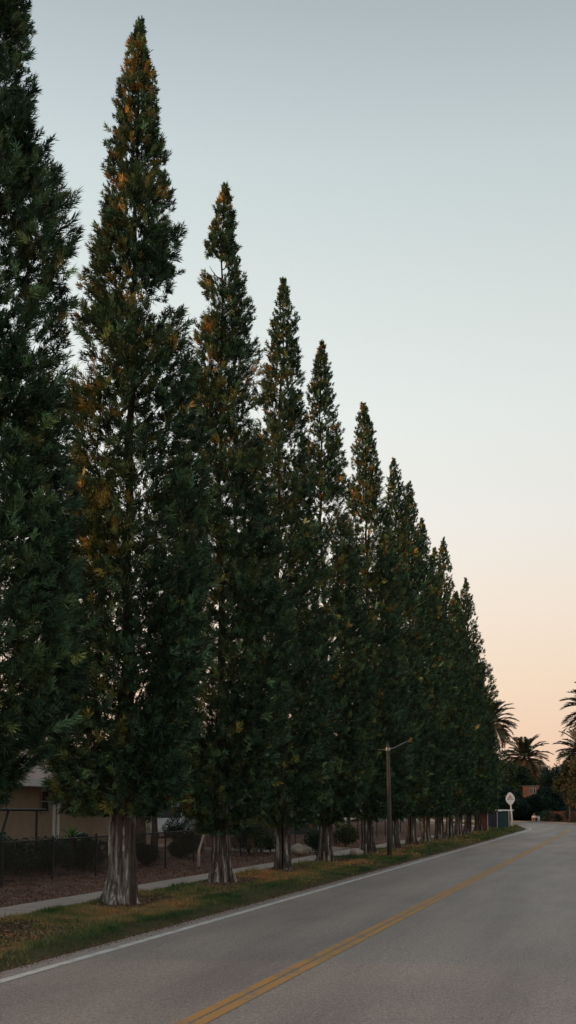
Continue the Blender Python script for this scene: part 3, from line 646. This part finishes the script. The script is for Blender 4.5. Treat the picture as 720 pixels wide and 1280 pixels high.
# screened kiosk behind the sign
p = at(634, 1036.5); kx, ky = p.x-.35, p.y-.5
kk = thing('screened_stall', 'dark teal screened stall with ragged white awning behind the white sign', 'stall', (kx, ky+.9, .02))
b = BM(); b.box((-.40, 0, .05), (.42, .03, 1.38)); b.build('screen', 'teal_panel', kk)
b = BM(); b.box((-1.35, .01, .0), (-.47, .04, 1.25)); b.build('screen', 'navy_panel', kk); b = BM(); b.box((.43, .03, .05), (.46, 1.2, 1.3)); b.build('side_screen', 'navy_panel', kk); b = BM(); b.box((-1.4, .04, .05), (-1.37, 1.2, 1.3)); b.build('side_screen', 'navy_panel', kk)
for x, h in ((-.435, 1.5), (.45, 1.42)): BM().tube([(x, -.02, 0), (x, -.02, h)], .028, 8).build('post', 'grey_metal', kk)
rng = np.random.default_rng(4); b = BM(); x = -.85
while x < .72: w_ = rng.uniform(.08, .16); b.prism([(x, -.1, 1.47), (x+w_*.9, -.1, 1.47), (x+w_*.8, -.16, 1.47-rng.uniform(.04, .16)), (x+w_*.1, -.16, 1.45-rng.uniform(.02, .1))], (0, .02, 0)); x += w_
b.box((-.9, -.085, 1.44), (.75, 1.25, 1.475)); b.build('awning', 'white_trim', kk)
p = at(601, 1040); rp = thing('board_panel', 'dark red board panel with grey post at the end of the cypress row', 'fence', (p.x, p.y, .02))
b = BM()
for k in range(5): b.box((-.36+k*.16, 0, .05), (-.21+k*.16, .03, 1.22))
b.build('boards', 'red_panel', rp); BM().tube([(.48, 0, -.1), (.48, 0, 1.5)], .035, 8).build('post', 'grey_metal', rp)

# ------------------------------------------------------------------ palms
def palm(loc, h, fl, seed, label, nf=52, dry=0, group='date palms at the bend'):
    rng = np.random.default_rng(seed); t = thing('palm_tree', label, 'palm', loc, 0, group)
    zs = np.linspace(-.1, h, 40); b = BM(); b.tube([(.12*math.sin(z/h*2), 0, z) for z in zs], [.24*(1+.12*(i % 2))*(1-.25*z/h) for i, z in enumerate(zs)], 12); b.ball((.11, 0, h), (.36, .36, .5), 2); b.build('trunk', 'bark_plain', t)
    V = []; C = []
    for k in range(nf):
        a = 2.4*k+rng.uniform(-.2, .2); el = 1.45-2.1*(k/nf)+rng.uniform(-.1, .1); l = fl*rng.uniform(.85, 1.1); hd = np.array([math.cos(a), math.sin(a), 0]); sd = np.array([-math.sin(a), math.cos(a), 0])
        q = np.linspace(0, 1, 26); ang = el-.95*q**1.4; st = l/25; pts = np.cumsum(np.stack([np.cos(ang)*st, np.sin(ang)*st], -1), 0); Pq = np.array([.11, 0, h+.3])+hd*pts[:, :1]+np.array([0, 0, 1.])*pts[:, 1:]
        base = np.array([(.06, .075, .032), (.09, .10, .045), (.15, .10, .05), (.05, .065, .034)][rng.integers(0, 4)]) if k < nf*.8 else np.array((.17, .11, .06))
        for i in range(25): V += [Pq[i]-sd*.018, Pq[i]+sd*.018, Pq[i+1]+sd*.014 if i < 24 else Pq[i]+sd*.01, Pq[i+1]-sd*.014 if i < 24 else Pq[i]]; C += [base*1.2]*4
        for i in range(2, 26):
            tg = unit((Pq[min(i+1, 25)]-Pq[i-1])[None])[0]; ll = .85*fl/3*math.sin(math.pi*(.12+.82*i/25))**.6+.08
            for sg_ in (-1, 1):
                d = unit((tg*.75+sd*sg_*.8+np.array([0, 0, .28])+rng.normal(0, .08, 3))[None])[0]; p1 = Pq[i]+d*ll-np.array([0, 0, .12*ll]); m_ = Pq[i]+d*ll*.5; w = .15*tg
                V += [Pq[i], m_+w*.6, p1, m_-w*.6]; C += [base*rng.uniform(.7, 1.3)]*4
    link('fronds', npmesh('fronds', V, np.arange(len(V)).reshape(-1, 4), np.array(C)), 'frond', t); return t
def atZ(x, d): r = ray(x, 1004); k = d/r.y; return r.x*k, d
def hgt(y, x, d): r = ray(x, y); return CH+r.z*d/r.y
for (x, y, d, fl, lb, sd) in ((611, 905, 112, 2.7, 'palm whose fronds stick out behind the last cypress', 1), (655, 948, 152, 3.3, 'squat palm with full crown above the dark trees behind the sign', 2),
                              (751, 890, 112, 3.6, 'tall palm at the right edge, only its left fronds in the photo', 3), (728, 944, 128, 3.0, 'lower palm at the right edge behind the olive brown tree', 4)):
    X, Y = atZ(x, d); palm((X, Y, -.05), hgt(y, x, d)-.3, fl, sd, lb)

# low bushes breaking up the brown fence
for k, (px, d, r, h, lb) in enumerate(((683, 133.6, .8, 1.3, 'bush over the left end of the brown fence'), (697, 133.4, .6, .9, 'small bush in the middle of the brown fence'), (715, 133.2, .9, 1.4, 'bush in front of the brown fence at the right edge'))):
    rr_ = ray(px, 1004); shrub((rr_.x*d/rr_.y, d, -.05), r, h, 360+k, lb, BLUEG, 1500, .12, group='bushes along the brown fence')
# trees, shrubs behind the bend
FT = [(627, 936, 140, 2.6, GREEN), (643, 950, 146, 2.8, GREEN), (664, 953, 158, 3.2, GREEN), (681, 954, 165, 3.4, BLUEG), (700, 955, 150, 3.0, BLUEG), (618, 975, 128, 2.4, BLUEG),
      (636, 985, 139, 2.2, BLUEG), (668, 994, 141, 1.9, BLUEG), (650, 1000, 141, 1.8, BLUEG), (688, 985, 143, 2.4, BLUEG), (712, 990, 145, 2.4, BLUEG), (735, 960, 150, 3.4, GREEN), (765, 950, 150, 3.6, GREEN), (800, 955, 140, 3.6, GREEN)]
FL = ['tall grey green tree just right of the last cypress', 'rounded tree under the squat palm, left side', 'tree behind the terracotta building', 'dark tree rising between the squat palm and the olive brown tree', 'dark tree behind the olive brown tree', 'dark tree between the last cypress and the white sign',
      'dark bushy tree directly behind the white sign', 'low dark tree below the terracotta building', 'low dark tree left below the terracotta building', 'dark tree behind the brown fence, left part', 'dark tree behind the brown fence, right part', 'tree beyond the right edge by the brown fence', 'tree outside the right edge past the tall palm', 'outermost tree right of the bend']
for k, (x, y, d, r, pal) in enumerate(FT):
    X, Y = atZ(x, d); broad_tree((X, Y, -.05), hgt(y, x, d), r, 500+k, FL[k], pal, 14000, .26, 'dark trees beyond the bend', .2, .06)
X, Y = atZ(713, 124); broad_tree((X, Y, -.05), hgt(950, 713, 124), 1.9, 601, 'olive brown drooping tree at the right edge above the road', OLIVE, 12000, .22, None, .18, .30, 16)
X, Y = atZ(738, 121); broad_tree((X, Y, -.05), hgt(940, 738, 121), 2.2, 602, 'second olive brown tree, cut by the right edge of the photo', OLIVE, 12000, .22, None, .18, .30, 16)

# terracotta building
X, Y = atZ(663, 143); z0, z1 = hgt(996, 663, 143), hgt(983, 663, 143)
tb = thing('terracotta_building', 'small terracotta building with pale windows glimpsed above the dark trees', 'building', (X, Y, 0))
b = BM(); b.box((-.85, 0, 0), (.75, 4, z1)); b.build('wall', 'terracotta', tb); b = BM(); b.box((-.95, -.12, z1), (.85, 4.1, z1+.1)); b.build('roof', 'fascia', tb)
for x in (-.02, .38):
    w = BM().box((x, -.03, z0+.35), (x+.24, .0, z1-.15)).build('window', 'white_trim', tb); BM().box((x+.05, -.04, z0+.42), (x+.19, -.031, z1-.22)).build('pane', 'glass', w)

# brown fence across the bend
bf = thing('brown_fence', 'red brown board fence facing the road beyond the bend', 'fence', (0, 135, 0))
xa, _ = atZ(680, 135); k = 0; x = xa
b = BM(); rng = np.random.default_rng(6)
while x < 12:
    b.box((x, 0, -.05), (x+.135, .025, 1.12+rng.uniform(-.03, .03)+(.06 if (int((x-xa)/2.4) % 2) else 0))); x += .145
b.build('boards', simple('red brown fence boards', (.20, .085, .060), .9, .1, .3, .8), bf)
for i in range(8): BM().box((xa-.06+i*2.4, -.08, -.05), (xa+.06+i*2.4, -.003, 1.2)).build('post', 'pole_wood', bf)
# raised dirt kerb along the outside of the bend
strip('kerb', 60, S_END, EDGE_R+.02, EDGE_R+.22, .8, 3, lambda x, y, o: .10*np.clip(np.minimum(o, 1-o)*4, 0, 1)+.01, 'concrete')
# low red brown shrubs between kerb and fence
# ------------------------------------------------------------------ person seated on the outer kerb
X, Y = atZ(667.5, 136)
def skin_body(name, verts, edges, rad, mat, parent):
    me = bpy.data.meshes.new(name); me.from_pydata(verts, edges, []); o = link(name, me, mat, parent)
    m = o.modifiers.new('skin', 'SKIN'); sv = me.skin_vertices[0].data
    for i, r_ in enumerate(rad): sv[i].radius = (r_, r_)
    sv[0].use_root = True; m.use_smooth_shade = True; s_ = o.modifiers.new('sub', 'SUBSURF'); s_.levels = 1; s_.render_levels = 2; return o
pe = thing('person', 'person in white top and rust shorts sitting on the far kerb', 'person', (X, Y, .0), R(-5))
vs = [(0, 0, .22), (0, .0, .42), (0, -.01, .60), (0, -.02, .68), (0, -.03, .77), (0, -.03, .86)]; ed = [(0, 1), (1, 2), (2, 3), (3, 4), (4, 5)]; ra_ = [.14, .13, .14, .05, .085, .075]
for s_ in (-1, 1):
    k = len(vs); vs += [(.09*s_, -.08, .2), (.14*s_, -.42, .44), (.13*s_, -.48, .08), (.13*s_, -.62, .04)]; ra_ += [.095, .065, .045, .035]; ed += [(0, k), (k, k+1), (k+1, k+2), (k+2, k+3)]
    k = len(vs); vs += [(.19*s_, -.01, .58), (.24*s_, -.12, .36), (.14*s_, -.38, .46), (.12*s_, -.45, .46)]; ra_ += [.055, .04, .03, .03]; ed += [(2, k), (k, k+1), (k+1, k+2), (k+2, k+3)]
body = skin_body('body', vs, ed, ra_, 'skin', pe)
BM().ball((0, -.01, .86), (.10, .105, .11), 2).build('hair', 'hair', pe, smooth=True)
vt = [(0, 0, .24), (0, 0, .42), (0, -.01, .6), (.2, -.01, .58), (.235, -.09, .42), (-.2, -.01, .58), (-.235, -.09, .42)]
skin_body('shirt', vt, [(0, 1), (1, 2), (2, 3), (3, 4), (2, 5), (5, 6)], [.155, .15, .155, .07, .06, .07, .06], 'shirt', pe)
skin_body('shorts', [(0, 0, .2), (.1, -.1, .21), (.135, -.36, .41), (-.1, -.1, .21), (-.135, -.36, .41)], [(0, 1), (1, 2), (0, 3), (3, 4)], [.16, .11, .085, .11, .085], 'shorts', pe)
b = BM(); b.box((.34, -.15, .0), (.62, .1, .5)); bg = b.build('bag', 'shirt', None, bevel=.07); bg.location = (X, Y, .02); tag(bg, 'white bag standing on the kerb beside the seated person', 'bag')
b = BM(); b.tube([(.40, -.02, .47), (.42, -.02, .62), (.54, -.02, .62), (.56, -.02, .47)], .012, 6).build('handle', 'shirt', bg)

# ------------------------------------------------------------------ sky, sun, exposure
w = bpy.data.worlds.new('World'); scene.world = w; w.use_nodes = True; nt = w.node_tree; bg_ = nt.nodes['Background']
SUN_EL, SUN_AZ = 8.0, -102.0     # azimuth from +Y, negative to the left
sky = nt.nodes.new('ShaderNodeTexSky'); sky.sky_type = 'NISHITA'; sky.sun_disc = False; sky.sun_elevation = R(SUN_EL); sky.sun_rotation = R(SUN_AZ)
tc = nt.nodes.new('ShaderNodeTexCoord'); sx = nt.nodes.new('ShaderNodeSeparateXYZ'); nt.links.new(tc.outputs['Generated'], sx.inputs[0])
def el(y): r = ray(500, y); return r.normalized().z
st = [(0, lin((228, 180, 156))), (el(950), lin((242, 204, 178))), (el(860), lin((244, 218, 192))), (el(760), lin((244, 228, 211))), (el(660), lin((238, 234, 226))), (el(520), lin((229, 233, 229))), (el(380), lin((216, 224, 221))), (el(200), lin((198, 209, 210))), (el(0), lin((172, 183, 187))), (.75, lin((158, 168, 176))), (1, lin((152, 163, 172)))]
gr = ramp(nt, sx.outputs[2], st)
sc_ = nt.nodes.new('ShaderNodeVectorMath'); sc_.operation = 'SCALE'; nt.links.new(sky.outputs[0], sc_.inputs[0]); sc_.inputs['Scale'].default_value = .01
mul = nt.nodes.new('ShaderNodeVectorMath'); mul.operation = 'SCALE'; nt.links.new(gr, mul.inputs[0]); mr = nt.nodes.new('ShaderNodeMapRange'); mr.inputs[1].default_value = -.6; mr.inputs[2].default_value = .1; mr.inputs[3].default_value = 1.14; mr.inputs[4].default_value = .92; nt.links.new(sx.outputs[0], mr.inputs[0]); nt.links.new(mr.outputs[0], mul.inputs['Scale'])
ad = nt.nodes.new('ShaderNodeVectorMath'); ad.operation = 'ADD'; nt.links.new(sc_.outputs[0], ad.inputs[0]); nt.links.new(mul.outputs[0], ad.inputs[1])
nt.links.new(ad.outputs[0], bg_.inputs[0]); bg_.inputs[1].default_value = 1.0
sl = bpy.data.lights.new('sun', 'SUN'); sl.energy = 1.5; sl.angle = R(2); sl.color = (1, .52, .24); so = bpy.data.objects.new('sun', sl); COL.objects.link(so)
sdir = Vector((math.sin(R(SUN_AZ))*math.cos(R(SUN_EL)), math.cos(R(SUN_AZ))*math.cos(R(SUN_EL)), math.sin(R(SUN_EL)))); so.rotation_euler = (-sdir).to_track_quat('-Z', 'Y').to_euler(); so.location = (-10, 20, 30)
scene.view_settings.view_transform = 'Standard'; scene.view_settings.look = 'None'; scene.view_settings.gamma = 1; scene.view_settings.exposure = 0
scene.render.engine = 'CYCLES'; scene.render.resolution_x = 576; scene.render.resolution_y = 1024
scene.cycles.max_bounces = 5; scene.cycles.diffuse_bounces = 3
